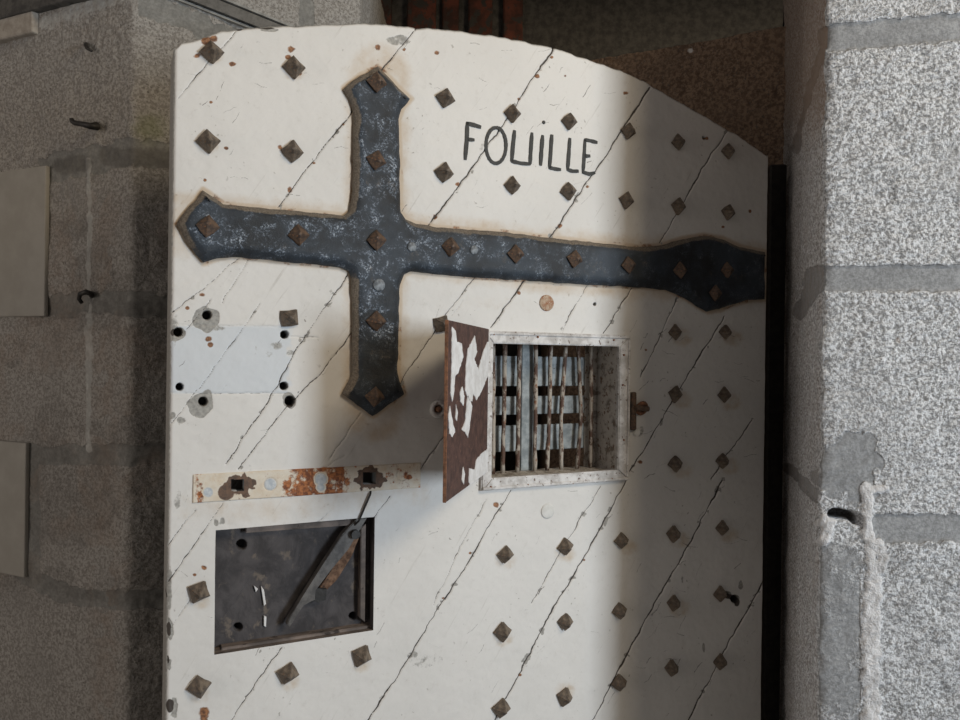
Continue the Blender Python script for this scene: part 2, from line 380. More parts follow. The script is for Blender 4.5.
# bare patches
for cx, cy, rx, ry, s in [(398, 40, 16, 6, .55), (430, 505 + 60, 2, 2, .3), (423, 660, 26, 12, .42), (413, 655, 8, 5, .5), (170, 628, 4, 14, .8), (174, 708, 5, 14, .8), (169, 665, 3, 8, .7), (178, 500, 5, 14, .5),
                          (278, 345, 12, 6, .5), (290, 352, 9, 5, .5), (268, 352, 6, 10, .45), (255, 352, 3, 14, .4), (181, 420, 6, 5, .6), (172, 415, 5, 5, .6), (268, 30, 12, 2.5, .8), (258, 42, 5, 2, .4),
                          (483, 149, 7, 9, .42), (500, 515, 3, 5, .35), (452, 598, 3, 4, .3), (660, 615, 18, 6, .38), (741, 585, 3, 6, .7), (682, 578, 2, 6, .5), (704, 648, 2, 7, .6), (215, 328, 15, 5, .5),
                          (562, 329, 4, 4, .5), (640, 432, 5, 8, .5), (222, 520, 4, 6, .6), (216, 522, 3, 5, .7), (170, 590, 2.5, 30, .6), (175, 330, 5, 20, .55)]:
    spot(grey, cx, cy, rx, ry, s)
rs = np.random.RandomState(5)
for k in range(230):     # short scratches and scuffs
    if k % 3 == 0: cx, cy = rs.uniform(640, 755), rs.uniform(320, 700)
    elif k % 3 == 1: cx, cy = rs.uniform(180, 640), rs.uniform(40, 210)
    else: cx, cy = rs.uniform(180, 640), rs.uniform(280, 710)
    an = rs.choice([rs.uniform(-.5, .5), rs.uniform(1.9, 2.4)]); L = rs.uniform(2, 8)
    p0 = (cx - math.cos(an) * L, cy - math.sin(an) * L); p1 = (cx + math.cos(an) * L, cy + math.sin(an) * L)
    I = np.where((abs(px - cx) < 12) & (abs(py - cy) < 12))[0]
    if len(I):
        dd = segdist(wx[I], wy[I], [p0, (cx, cy + rs.uniform(-2, 2)), p1])
        crack[I] = np.maximum(crack[I], (1 - sstep(.1, .9, dd)) * rs.uniform(.36, .56))
ring_px = cross_px + cross_px[:1]
dc = segdist(px, py, ring_px)
rust = np.maximum(rust, (1 - sstep(1.5, 5.5, dc)) * .5 * sstep(.45, .7, fbm(px / 10, py / 10, 3, 66)))
# raised patch around fluted chips
grey = np.maximum(grey, chip * .8)
edge = np.minimum(np.minimum(x, W - x), np.repeat(top[None, :], Z.shape[0], 0).ravel() - z)
grey = np.maximum(grey, (1 - sstep(.0008, .0035, edge)) * .62)
for cx, cy, rx, ry in [(169, 628, 2.5, 9), (170, 706, 4, 8), (166, 596, 2, 4), (240, 29, 4, 1.6), (267, 28, 9, 1.6), (168, 660, 1.5, 5), (173, 332, 3, 5), (290, 405, 4, 4), (730, 597, 6, 3), (737, 602, 3, 6)]:
    spot(crack, cx, cy, rx, ry, .8, .5)
# blue patch left where an old plate was removed
blue = sstep(168, 171, px) * (1 - sstep(287, 293, px + (fbm(px / 6, py / 6, 3) - .5) * 14)) * sstep(325, 327, py) * (1 - sstep(392.5, 394.5, py))
# tan rust halo along strap iron and plate
strap_c = [[(180, 224), (372, 240), (560, 262), (765, 275)], [(378, 75), (376, 240), (374, 410)]]
ds = np.minimum(segdist(px, py, strap_c[0]), segdist(px, py, strap_c[1]))
stain = (1 - sstep(24, 44, ds)) * .55
stain *= .5 + fbm(px / 16, py / 16, 3, 8)
stain = np.maximum(stain, (1 - sstep(1, 7, dc)) * .8)
stain = np.maximum(stain, (1 - sstep(4, 26, segdist(px, py, [(190, 508), (240, 512), (420, 495)]))) * .42 * (.4 + fbm(px / 12, py / 20, 3, 31)))
stain = np.maximum(stain, (1 - sstep(3, 14, segdist(px, py, [(470, 300), (560, 310)]))) * .25)
for sx, sy in [(212, 56), (294, 72), (208, 145), (200, 600), (362, 664), (566, 553), (622, 547), (674, 540), (723, 534), (676, 470), (723, 466), (676, 400), (725, 402), (676, 338), (726, 338), (674, 609), (506, 560), (503, 638), (290, 682), (199, 695), (565, 690)]:
    I = np.where((abs(px - sx) < 30) & (abs(py - sy) < 30))[0]
    stain[I] = np.maximum(stain[I], (1 - sstep(6, 17, np.hypot(px[I] - sx - (6 if sx > 600 else 0), (py[I] - sy) * 1.2))) * .5 * (.5 + fbm(px[I] / 6, py[I] / 6, 3, 55)))
mk = np.stack([crack, rust, grey], 1); mk2 = np.stack([blue, stain, hole], 1)
rel = (fbm(x * 18, z * 18, 4, 2) - .5) * .0022 + (fbm(x * 90, z * 90, 3, 12) - .5) * .0006
yy = rel + groove * .0026 + (grey > .5) * .0004 + depth
# round over the rim of the leaf
yy += (1 - sstep(0, .004, edge)) * .0025
V = np.stack([x, yy, z], 1)
nr, nc = Z.shape
idx = np.arange(nr * nc).reshape(nr, nc)
Q = np.stack([idx[:-1, :-1], idx[:-1, 1:], idx[1:, 1:], idx[1:, :-1]], -1)
zc_ = (Z[:-1, :-1] + Z[1:, 1:]) / 2; xc_ = (X[:-1, :-1] + X[1:, 1:]) / 2
keep = ~(((xc_ > HX0) & (xc_ < HX1) & (zc_ > HZ0) & (zc_ < HZ1)) | ((xc_ > PX0) & (xc_ < PX1) & (zc_ > PZ0) & (zc_ < PZ1)))
Q = Q[keep].reshape(-1, 4)
# sides, top, lower front and back closing the leaf
vl = [V]; ql = [Q]; base = len(V)
def strip(ids, flip=False):
    """sweep a boundary row of vertices back to y = TH"""
    global base
    P = V[ids].copy(); P[:, 1] = TH
    vl.append(P); b = np.arange(base, base + len(ids)); base += len(ids)
    q = np.stack([ids[:-1], b[:-1], b[1:], ids[1:]], 1)
    if flip: q = q[:, ::-1]
    ql.append(q)
strip(idx[-1, :], True); strip(idx[:, 0], True); strip(idx[:, -1])
def quad(pts):
    global base
    vl.append(np.array(pts, float)); ql.append(np.array([[base, base + 1, base + 2, base + 3]])); base += 4
Z0 = .012
quad([(0, 0, Z0), (W, 0, Z0), (W, 0, ZL), (0, 0, ZL)])
quad([(0, TH, Z0), (0, 0, Z0), (0, 0, ZL), (0, TH, ZL)]); quad([(W, 0, Z0), (W, TH, Z0), (W, TH, ZL), (W, 0, ZL)])
quad([(0, 0, Z0), (0, TH, Z0), (W, TH, Z0), (W, 0, Z0)])
cx_ = sorted(set([0, HX0, HX1, W] + list(np.linspace(0, W, 24))))
for a, b in zip(cx_[:-1], cx_[1:]):
    ta, tb = np.interp([a, b], xs, top)
    if a >= HX0 - 1e-6 and b <= HX1 + 1e-6:
        quad([(b, TH, Z0), (a, TH, Z0), (a, TH, HZ0), (b, TH, HZ0)]); quad([(b, TH, HZ1), (a, TH, HZ1), (a, TH, ta), (b, TH, tb)])
    else:
        quad([(b, TH, Z0), (a, TH, Z0), (a, TH, ta), (b, TH, tb)])
V2 = np.concatenate(vl); n_extra = len(V2) - len(V)
ex = np.zeros((n_extra, 3)); ex[:, 2] = .9
mk = np.concatenate([mk, ex]); mk2 = np.concatenate([mk2, np.zeros((n_extra, 3))])
mk[-n_extra:][np.abs(vl and V2[-n_extra:, 1]) < 1e-9] = 0
leaf = mesh_np('door_leaf', V2, np.concatenate(ql), M['paint'], door, {'mk': mk, 'mk2': mk2})

# ---- iron cross strap -------------------------------------------------
def offset_poly(P, d):
    P = np.array(P); n = len(P); out = []
    for i in range(n):
        a, b, c = P[i - 1], P[i], P[(i + 1) % n]
        e1 = (b - a) / np.linalg.norm(b - a); e2 = (c - b) / np.linalg.norm(c - b)
        n1 = np.array([-e1[1], e1[0]]); n2 = np.array([-e2[1], e2[0]])
        m = n1 + n2; m /= np.linalg.norm(m); k = d / max(.45, m.dot(n1))
        out.append(b + m * k)
    return np.array(out)
cp = np.array([dl(a, b, .006) for a, b in cross_px])
area = .5 * np.sum(cp[:, 0] * np.roll(cp[:, 1], -1) - np.roll(cp[:, 0], -1) * cp[:, 1])
sg = 1 if area > 0 else -1
# densify
dp = []
for i in range(len(cp)):
    a, b = cp[i], cp[(i + 1) % len(cp)]; k = max(1, int(np.linalg.norm(b - a) / .006))
    for j in range(k): dp.append(a + (b - a) * j / k)
dp = np.array(dp)
dp += np.stack([fbm(dp[:, 0] * 90, dp[:, 1] * 90, 2, 1) - .5, fbm(dp[:, 0] * 90, dp[:, 1] * 90, 2, 2) - .5], 1) * .003
bm = bmesh.new()
lay = bm.verts.layers.float_color.new('mk')
rings = []
for off, dep, r in [(0, -.001, .9), (0, -.005, .9), (.0045, -.0095, .85), (.0095, -.0125, .30)]:
    ring = []
    OP = offset_poly(dp, off * sg)
    for q_, p in enumerate(OP):
        t_ = dp[(q_ + 2) % len(dp)] - dp[q_ - 2]; o_ = np.array([t_[1], -t_[0]]) * sg; o_ /= np.linalg.norm(o_)
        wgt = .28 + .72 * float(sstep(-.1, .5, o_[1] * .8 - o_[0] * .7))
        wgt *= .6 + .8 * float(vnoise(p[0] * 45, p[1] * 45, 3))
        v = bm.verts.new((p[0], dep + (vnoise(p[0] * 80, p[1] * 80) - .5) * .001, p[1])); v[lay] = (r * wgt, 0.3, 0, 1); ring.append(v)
    rings.append(ring)
for a, b in zip(rings[:-1], rings[1:]):
    for i in range(len(a)):
        j = (i + 1) % len(a)
        bm.faces.new((a[i], a[j], b[j], b[i]))
ed = [bm.edges.get((rings[-1][i], rings[-1][(i + 1) % len(rings[-1])])) for i in range(len(rings[-1]))]
res = bmesh.ops.triangle_fill(bm, use_beauty=True, edges=ed)
tf = [f for f in res['geom'] if isinstance(f, bmesh.types.BMFace)]
for _ in range(4):
    el = [e for f in tf for e in f.edges if e.calc_length() > .011 and e not in ed]
    el = list(set(e for e in el))
    if not el: break
    r = bmesh.ops.subdivide_edges(bm, edges=el, cuts=1)
    tf = [f for f in bm.faces if all(v.co.y < -.0115 for v in f.verts)]
    bmesh.ops.triangulate(bm, faces=[f for f in tf if len(f.verts) > 3])
    tf = [f for f in bm.faces if all(v.co.y < -.0115 for v in f.verts)]
    edset = set(e for e in bm.edges if len(e.link_faces) == 2 and sum(f in set() for f in e.link_faces))
ringset = set(rings[-1])
xr = dl(600, 260)[0]
for v in bm.verts:
    if v.co.y < -.0115 and v not in ringset:
        q = vnoise(v.co.x * 60, v.co.z * 60, 6)
        v.co.y -= .0012 * q
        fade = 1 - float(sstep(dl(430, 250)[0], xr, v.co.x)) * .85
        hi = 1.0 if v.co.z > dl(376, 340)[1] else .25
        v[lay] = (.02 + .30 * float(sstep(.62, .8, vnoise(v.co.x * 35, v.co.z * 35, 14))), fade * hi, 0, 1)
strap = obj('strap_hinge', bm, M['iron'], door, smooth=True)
strap['label'] = 'black iron cross-shaped strap hinge with pointed ends'
me = strap.data
me.polygons.foreach_set('use_smooth', [True] * len(me.polygons))

# ---- studs ------------------------------------------------------------
def stud_mesh(name, mat, r=.0150, h=.0165, seed=0, blunt=.16):
    rnd = random.Random(seed); bm = bmesh.new(); rings = []
    for rr, y in ((r * .93, .002), (r, -.0025), (r * .98, -.0045), (r * blunt, -h)):
        ring = []
        for k in range(8):
            a = k * math.pi / 4; q = rr if k % 2 == 0 else rr * .735
            if rr < r * .3: q *= .9
            jx, jz = (rnd.uniform(-.0010, .0010) for _ in range(2))
            ring.append(bm.verts.new((q * math.cos(a) + jx, y, q * math.sin(a) + jz)))
        rings.append(ring)
    dx, dz = rnd.uniform(-.0025, .0025), rnd.uniform(-.0025, .0025)
    for v in rings[-1]: v.co.x += dx; v.co.z += dz
    for a, b in zip(rings[:-1], rings[1:]):
        for k in range(8): bm.faces.new((a[k], a[(k + 1) % 8], b[(k + 1) % 8], b[k]))
    bm.faces.new(rings[-1]); bm.faces.new(rings[0][::-1])
    bmesh.ops.recalc_face_normals(bm, faces=bm.faces[:])
    me = bpy.data.meshes.new(name); bm.to_mesh(me); bm.free(); me.materials.append(mat)
    return me
SM = [stud_mesh('stud', M['stud'], seed=k) for k in range(6)]
SD = [stud_mesh('stud', M['stud_dark'], seed=20 + k, r=.0150, h=.012) for k in range(4)]
def stud(cx, cy, rot=None, parent=door, d=0.0, dark=False, s=1.0):
    a, b = dl(cx, cy, d + .004)
    o = bpy.data.objects.new('stud', (SD if dark else SM)[random.randrange(4)])
    o.location = (a, -d, b); o.rotation_euler = (0, math.radians(random.uniform(-9, 9) if rot is None else rot), 0)
    o.scale = (s, 1, s); return link(o, parent)
for p in [(212, 52), (294, 67), (446, 98), (513, 113), (570, 121), (629, 131), (679, 142), (729, 151), (208, 141), (293, 151), (445, 172), (513, 185), (569, 191), (627, 200), (679, 206), (729, 212),
          (290, 318, 38), (442, 324, 30), (676, 332), (726, 332), (676, 394), (725, 395), (676, 464), (723, 461), (506, 555), (566, 547), (622, 541), (674, 534), (723, 528),
          (199, 592, 28), (503, 632), (566, 622), (620, 611), (674, 603), (721, 594), (199, 687), (288, 674, 20), (362, 656, 28), (502, 709, 14), (565, 697, 18), (620, 683), (672, 668), (721, 662)]:
    stud(*p[:2], rot=p[2] if len(p) > 2 else None, s=random.uniform(.94, 1.04) * (1 if p[0] < 480 else .97))
for p in [(208, 226), (299, 235), (377, 240), (377, 160), (377, 82), (451, 247), (516, 254), (575, 259), (629, 265), (681, 270), (728, 270), (716, 293), (377, 321), (375, 397)]:
    stud(*p, parent=strap, d=.012, dark=True, s=.95)

def disc_bm(r, h, seg=20, dome=.3):
    bm = bmesh.new(); rings = []
    for rr, y in ((r, .001), (r, -h * .6), (r * .85, -h), (r * .4, -h * (1 + dome))):
        rings.append([bm.verts.new((rr * math.cos(k * 2 * math.pi / seg), y, rr * math.sin(k * 2 * math.pi / seg))) for k in range(seg)])
    for a, b in zip(rings[:-1], rings[1:]):
        for k in range(seg): bm.faces.new((a[k], a[(k + 1) % seg], b[(k + 1) % seg], b[k]))
    bm.faces.new(rings[-1]); bm.faces.new(rings[0][::-1])
    return bm
def disc(name, cx, cy, rpx, mat, h=.0015, parent=door, d=0):
    a, b = dl(cx, cy, d); a2, _ = dl(cx + rpx, cy, d)
    o = obj(name, disc_bm(a2 - a, h), mat, parent, smooth=True, loc=(a, -d, b)); return o
o = disc('bolt_head', 546.5, 303, 7, M['rustdisc']); o['label'] = 'flat rust-orange bolt head under the strap'
o = disc('bolt_head', 547.5, 511, 6.5, M['whitedisc']); o['label'] = 'flat white-painted bolt head below the hatch'
disc('rivet', 379, 285, 6, M['grey_disc'], .0012, strap, .0135)
disc('rivet', 412, 247, 4.5, M['grey_disc'], .001, strap, .0135)
disc('rivet', 474, 250, 4, M['grey_disc'], .001, strap, .0135)

# ---- painted word -----------------------------------------------------
def stroke_bm(bm, pts, w):
    P = [np.array(dl(440 + a / 5.333, 100 + b / 5.333)) for a, b in pts]
    Q_ = []
    for i in range(len(P) - 1):
        k = 3
        for j in range(k): Q_.append(P[i] + (P[i + 1] - P[i]) * j / k)
    Q_.append(P[-1]); L = []; R = []
    n = len(Q_)
    for i, p in enumerate(Q_):
        t = Q_[min(i + 1, n - 1)] - Q_[max(i - 1, 0)]; t /= np.linalg.norm(t) + 1e-9; m = np.array([-t[1], t[0]])
        ww = w / 5.333 * .0018 / 2 * (1 + random.uniform(-.12, .12)) * (.72 if i in (0, n - 1) else 1)
        L.append(p + m * ww); R.append(p - m * ww)
    layer = []
    for y in (-.00125, .002):
        layer.append(([bm.verts.new((q[0], y, q[1])) for q in L], [bm.verts.new((q[0], y, q[1])) for q in R]))
    (l0, r0), (l1, r1) = layer
    for i in range(n - 1):
        bm.faces.new((l0[i], l0[i + 1], r0[i + 1], r0[i])); bm.faces.new((l0[i], l1[i], l1[i + 1], l0[i + 1])); bm.faces.new((r0[i], r0[i + 1], r1[i + 1], r1[i]))
    bm.faces.new((l0[0], r0[0], r1[0], l1[0])); bm.faces.new((l0[-1], l1[-1], r1[-1], r0[-1]))
ov = [(298 + 54 * math.sin(t) , 243 - 96 * math.cos(t)) for t in np.linspace(0, 2 * math.pi, 22)]
letters = [('F', [[(146, 120), (142, 220), (134, 320)], [(140, 124), (180, 134), (218, 146)], [(144, 210), (183, 214)]]),
           ('O', [ov]),
           ('U', [[(397, 162), (388, 250), (382, 330)], [(380, 326), (430, 338), (482, 342)], [(490, 174), (484, 260), (480, 342)]]),
           ('I', [[(547, 188), (541, 270), (536, 350)]]),
           ('L', [[(596, 185), (590, 280), (584, 362)], [(580, 360), (612, 368), (644, 372)]]),
           ('L', [[(692, 203), (686, 290), (680, 372)], [(676, 370), (705, 380), (738, 380)]]),
           ('E', [[(772, 212), (768, 300), (762, 386)], [(768, 212), (800, 218), (838, 228)], [(768, 300), (800, 299)], [(758, 384), (795, 396), (826, 388)]])]
for ch, strokes in letters:
    bm = bmesh.new()
    for i, s in enumerate(strokes): stroke_bm(bm, s, 17 if not (ch == 'O') else 15)
    if ch == 'I':
        q = dl(543.5, 122.5); bm_prism(bm, [(q[0] + .0028 * math.cos(t), q[1] + .0028 * math.sin(t)) for t in np.linspace(0, 2 * math.pi, 11)[:-1]], -.00125, .002)
    o = obj('letter', bm, M['ink'], door); o['label'] = 'black hand-painted letter ' + ch

# ---- rust-stained lock plate with square holes ------------------------
LX0, LX1 = dl(192, 490)[0], dl(421, 474)[0]
LZ1 = (dl(192, 476)[1] + dl(421, 460)[1]) / 2; LZ0 = (dl(192, 505)[1] + dl(421, 487)[1]) / 2
lx = np.arange(LX0, LX1, .0008); lz = np.linspace(LZ0, LZ1, int((LZ1 - LZ0) / .0008))
GX, GZ = np.meshgrid(lx, lz); gx, gz = GX.ravel(), GZ.ravel()
gx = gx + ((gz - LZ0) / (LZ1 - LZ0)) * 0
gpx, gpy = project(dworld(gx, gx * 0, gz))
r_ = .30 * sstep(.5, .75, fbm(gpx / 9, gpy / 9, 3, 40)) + .60 * sstep(268, 300, gpx) * (1 - sstep(338, 362, gpx)) * (.7 + .6 * fbm(gpx / 10, gpy / 10, 3, 90)) + .25 * (gpx < 225) * (fbm(gpx / 6, gpy / 6, 3, 2) > .55) + .3 * (gpx > 385)
r_ += .5 * (1 - sstep(2, 8, np.abs(gpx - 200))) * .5
bk = np.zeros_like(gx); dz_ = np.zeros_like(gx); bl = np.zeros_like(gx); cut = np.zeros_like(gx, bool)
for hx, hy in ((237.5, 485), (369, 478)):
    d_ = np.hypot(gpx - hx, (gpy - hy) * 1.15); bk = np.maximum(bk, 1 - sstep(9, 19, d_ + (fbm(gpx / 5, gpy / 5, 3) - .5) * 16))
    cut |= (abs(gpx - hx) < 6.8) & (abs(gpy - hy) < 6.2)
bk = np.maximum(bk, .7 * (1 - sstep(6, 12, np.hypot(gpx - 226, (gpy - 492)))))
for hx, hy, r in ((270, 484, 6.2), (208, 492, 5), (320.5, 479, 6), (320.5, 487, 4)):
    bl = np.maximum(bl, 1 - sstep(r - 1, r + .6, np.hypot(gpx - hx, gpy - hy)))
    r_ *= sstep(r, r + 2, np.hypot(gpx - hx, gpy - hy))
ring = np.exp(-((np.hypot(gpx - 320.5, gpy - 479) - 6.2) / .8) ** 2) + np.exp(-((np.hypot(gpx - 402, gpy - 475) - 5.5) / .8) ** 2) + np.exp(-((np.hypot(gpx - 270, gpy - 484) - 6.4) / .8) ** 2)
bk = np.maximum(bk, .5 * ring)
r_ = r_ * .8 + .12
Y = -.0022 + (fbm(gx * 120, gz * 120, 3) - .5) * .0008 + ring * .0008
eg = np.minimum(np.minimum(gx - LX0, LX1 - gx), np.minimum(gz - LZ0, LZ1 - gz))
Y += (1 - sstep(0, .0016, eg)) * .004
n1, n2 = GX.shape; ii = np.arange(n1 * n2).reshape(n1, n2)
Qp = np.stack([ii[:-1, :-1], ii[:-1, 1:], ii[1:, 1:], ii[1:, :-1]], -1).reshape(-1, 4)
Qp = Qp[~cut[Qp].all(1)]
pl = mesh_np('lock_plate', np.stack([gx, Y, gz], 1), Qp, M['plate'], door, {'mk': np.stack([bl, r_, bk], 1)})
pl['label'] = 'thin rust-stained iron plate with two square holes'
# ---- lock pocket with bare wood and broken lever ----------------------
PD = .024
nn = 190
pxs = np.linspace(PX0 - .001, PX1 + .001, nn); pzs = np.linspace(PZ0 - .001, PZ1 + .001, nn)
A_, B_ = np.meshgrid(pxs, pzs); ap, bp = project(dworld(A_.ravel(), np.full(A_.size, PD), B_.ravel()))
Yp = PD + (fbm(A_.ravel() * 40, B_.ravel() * 40, 3, 7) - .5) * .003
# two boards meeting on the diagonal
Yp -= .0035 * (segdist(ap, bp, [(288, 520), (246, 583)]) < 400) * (((ap - 288) * (583 - 520) - (bp - 520) * (246 - 288)) < 0)
for hx, hy, r in ((241, 544, 5), (238, 627, 4.2), (353, 616, 4)):
    Yp += .022 * (1 - sstep(r * .85, r * 1.1, np.hypot(ap - hx, bp - hy)))
ii = np.arange(nn * nn).reshape(nn, nn)
Qp = np.stack([ii[:-1, :-1], ii[:-1, 1:], ii[1:, 1:], ii[1:, :-1]], -1).reshape(-1, 4)
pp = mesh_np('lock_pocket', np.stack([A_.ravel(), Yp, B_.ravel()], 1), Qp, M['wood'], door)
pp['label'] = 'square lock recess of dark bare wood'
for sgn_, pts in enumerate([[(PX0, 0, PZ0), (PX0, 0, PZ1), (PX0, PD, PZ1), (PX0, PD, PZ0)], [(PX1, 0, PZ0), (PX1, PD, PZ0), (PX1, PD, PZ1), (PX1, 0, PZ1)],
                            [(PX0, 0, PZ1), (PX1, 0, PZ1), (PX1, PD, PZ1), (PX0, PD, PZ1)], [(PX0, 0, PZ0), (PX0, PD, PZ0), (PX1, PD, PZ0), (PX1, 0, PZ0)]]):
    bm = bmesh.new(); f = bm.faces.new([bm.verts.new(p) for p in pts])
    o = obj('recess_side', bm, M['wood_edge'] if sgn_ > 1 else M['wood'], pp, recalc=False)
def hole_cyl(cx, cy, r, d, parent):
    a, b = dl(cx, cy, -d); o = obj('screw_hole', disc_bm(r, .0006, dome=0), M['black'], parent, loc=(a, d - .0005, b)); return o
def slab(name, pts_px, d_back, d_front, mat, parent, bev=.0008):
    """outline drawn on the plane d_front in front of (or behind, if negative) the boards"""
    P = [dl(a, b, d_front) for a, b in pts_px]
    bm = bmesh.new(); bm_prism(bm, P, -d_front, -d_back, bev); return obj(name, bm, mat, parent)
slab('side_batten', [(361, 528), (366, 524), (365, 622), (360, 618)], -PD, -.012, M['wood_edge'], pp)
slab('top_batten', [(246, 527), (356, 519), (356, 525), (246, 533)], -PD, -.010, M['wood_edge'], pp)
slab('bottom_batten', [(222, 648), (372, 625), (372, 632), (220, 655)], -PD, -.010, M['wood_edge'], pp)
slab('wood_splinter', [(352, 537), (361, 533), (352, 556), (337, 580), (323, 594), (318, 590), (334, 566), (345, 548)], -PD, -.015, M['splinter'], pp)
lv = slab('latch_lever', [(357, 519), (367, 518.5), (348.5, 549), (331, 570), (315, 590), (315, 600), (303, 605), (290, 627), (287, 625), (289.5, 618), (303, 596), (320, 569), (343, 534)], -.016, -.004, M['lever'], pp, .001)
lv['label'] = 'dull grey broken lock lever slanting across the recess'
bm = bmesh.new(); a, b = dl(373, 488, .004); a2, b2 = dl(359, 521, .004)
bm_tube(bm, [(a, .004, b), ((a * .8 + a2 * .2), -.004, b * .8 + b2 * .2), (a2, -.003, b2), (a2 - .004, .006, b2 - .008)], .0014, 6); obj('lever_wire', bm, M['black'], lv)
a, b = dl(355, 534, -.002)
bm = bmesh.new(); bm_tube(bm, [(a, .012, b), (a, -.003, b)], .0062, 14); obj('pivot_pin', bm, M['black'], lv)
slab('catch', [(315, 588), (327, 589), (326, 600), (318, 603), (312, 600)], -PD, -.010, M['black'], lv)

for pts in ([(261, 586), (264, 590), (266, 604), (264, 606)], [(264, 616), (266.5, 617), (266, 627), (264, 626)], [(254, 586), (258, 589), (256, 592)]):
    slab('paint_drip', pts, -PD, -PD + .0035, M['flake'], pp, .0003)
# ---- barred hatch -----------------------------------------------------
DB = .050      # depth of the bars
OX0, OX1 = dl(481, 410)[0], dl(627.5, 410)[0]
OZ1 = (dl(481, 329)[1] + dl(628, 337)[1]) / 2; OZ0 = (dl(472, 491)[1] + dl(624, 480)[1]) / 2
hatch = None
def frame_member(name, pts):
    bm = bmesh.new(); bm_prism(bm, pts, -.0065, .001, .0015)
    return obj(name, bm, M['frame'], hatch)
bm = bmesh.new()   # lining of the opening
for pts in ([(HX0, 0, HZ0), (HX0, 0, HZ1), (HX0, TH, HZ1), (HX0, TH, HZ0)], [(HX1, 0, HZ0), (HX1, TH, HZ0), (HX1, TH, HZ1), (HX1, 0, HZ1)],
            [(HX0, 0, HZ1), (HX1, 0, HZ1), (HX1, TH, HZ1), (HX0, TH, HZ1)], [(HX0, 0, HZ0), (HX0, TH, HZ0), (HX1, TH, HZ0), (HX1, 0, HZ0)]):
    bm.faces.new([bm.verts.new(p) for p in pts])
lining = obj('hatch_lining', bm, M['reveal'], door, recalc=False)
lining['label'] = 'flaking painted lining of the small barred hatch'
hatch = lining
e = .0012
frame_member('frame_rail', [(OX0, OZ1), (OX1, OZ1), (HX1 - .003, HZ1 - .003), (HX0 + .003, HZ1 - .003)])
frame_member('frame_rail', [(OX0, OZ0), (HX0 + .003, HZ0 + .003), (HX1 - .003, HZ0 + .003), (OX1, OZ0)])
frame_member('frame_stile', [(OX0, OZ0), (OX0, OZ1), (HX0 + .003, HZ1 - .003), (HX0 + .003, HZ0 + .003)])
frame_member('frame_stile', [(OX1, OZ0), (HX1 - .003, HZ0 + .003), (HX1 - .003, HZ1 - .003), (OX1, OZ1)])
for (a0, a1, b0, b1) in ((OX0 + .001, OX1 - .001, OZ1 - .0055, OZ1 - .001), (OX0 + .001, OX1 - .001, OZ0 + .001, OZ0 + .0055), (OX1 - .0055, OX1 - .001, OZ0 + .006, OZ1 - .006)):
    bm = bmesh.new(); bm_box(bm, a0, a1, -.0088, -.006, b0, b1, .0009); obj('frame_bead', bm, M['frame'], hatch)
for nx, ny in ((494, 334), (538, 337), (614, 340), (624, 355), (491, 487), (528, 485), (573, 483), (612, 479), (624, 440), (623, 385)):
    a, b = dl(nx, ny, .0075); obj('nail_head', disc_bm(.0016, .001, 8), M['rustedge'], hatch, loc=(a, -.0075, b))
# round upright bars
bars = [(493, [0, 0, 0]), (505, [0, -1, -2.5]), (519.5, [0, -1, -2]), (535.5, [0, 0, -1]), (549.5, [1, 0, -2.5]), (564, [2, -3, -3]), (579, [-1, 2, -2]), (591, [0, 0, -1])]
for bx, off in bars:
    ztop, zbot = HZ1 + .001, HZ0 - .001
    pts = []
    for k in range(13):
        t = k / 12; o_ = np.interp(t, [0, .55, 1], off); yy_ = 344 + t * 128
        a, _ = dl(bx + o_, yy_, -DB)
        pts.append((a + random.uniform(-.0004, .0004), DB + random.uniform(-.0006, .0006), ztop + (zbot - ztop) * t))
    bm = bmesh.new(); bm_tube(bm, pts, [.0034 + random.uniform(-.0004, .0006) for _ in pts], 10)
    obj('iron_bar', bm, M['bar'], hatch, smooth=True)
# flat bars of the inner grille
DG = .062
def gx_(p, q): return dl(p, q, -DG)[0]
def gz_(p, q): return dl(p, q, -DG)[1]
xa, xb = HX0 + .0005, HX1 - .0005
for y0, y1 in ((356.5, 386), (396, 414), (424.5, 450)):
    bm = bmesh.new(); bm_box(bm, xa, xb, DG, DG + .004, gz_(540, y1), gz_(540, y0), .0008); obj('flat_bar', bm, M['bluebar'], hatch)
bm = bmesh.new(); bm_box(bm, gx_(520.5, 410), gx_(533.5, 410), DG - .004, DG, HZ0, HZ1, .0008); o = obj('flat_bar', bm, M['bluebar'], hatch)
bm = bmesh.new(); bm_box(bm, gx_(584, 410), xb, DG - .003, DG, HZ0, HZ1, .0008); obj('flat_bar', bm, M['reveal'], hatch)

# ---- open flap --------------------------------------------------------
hpt = dworld(np.array([dl(488, 410, .009)[0]]), np.array([-.009]), np.array([0]))[0]
r1 = ray(447, 412); ratio = None
ZO = .845
op = CAM + r1 * (ZO / r1[1])
fu = np.array([op[0] - hpt[0], op[1] - hpt[1], 0]); FW = np.linalg.norm(fu); fu /= FW
fn = np.array([-fu[1], fu[0], 0])
if np.dot(fn, CAM - hpt) < 0: fn = -fn
def fl(p_x, p_y):
    r = ray(p_x, p_y); t = np.dot(hpt - CAM, fn) / np.dot(r, fn); P = CAM + r * t - hpt
    return float(np.dot(P, fu)), float(P[2])
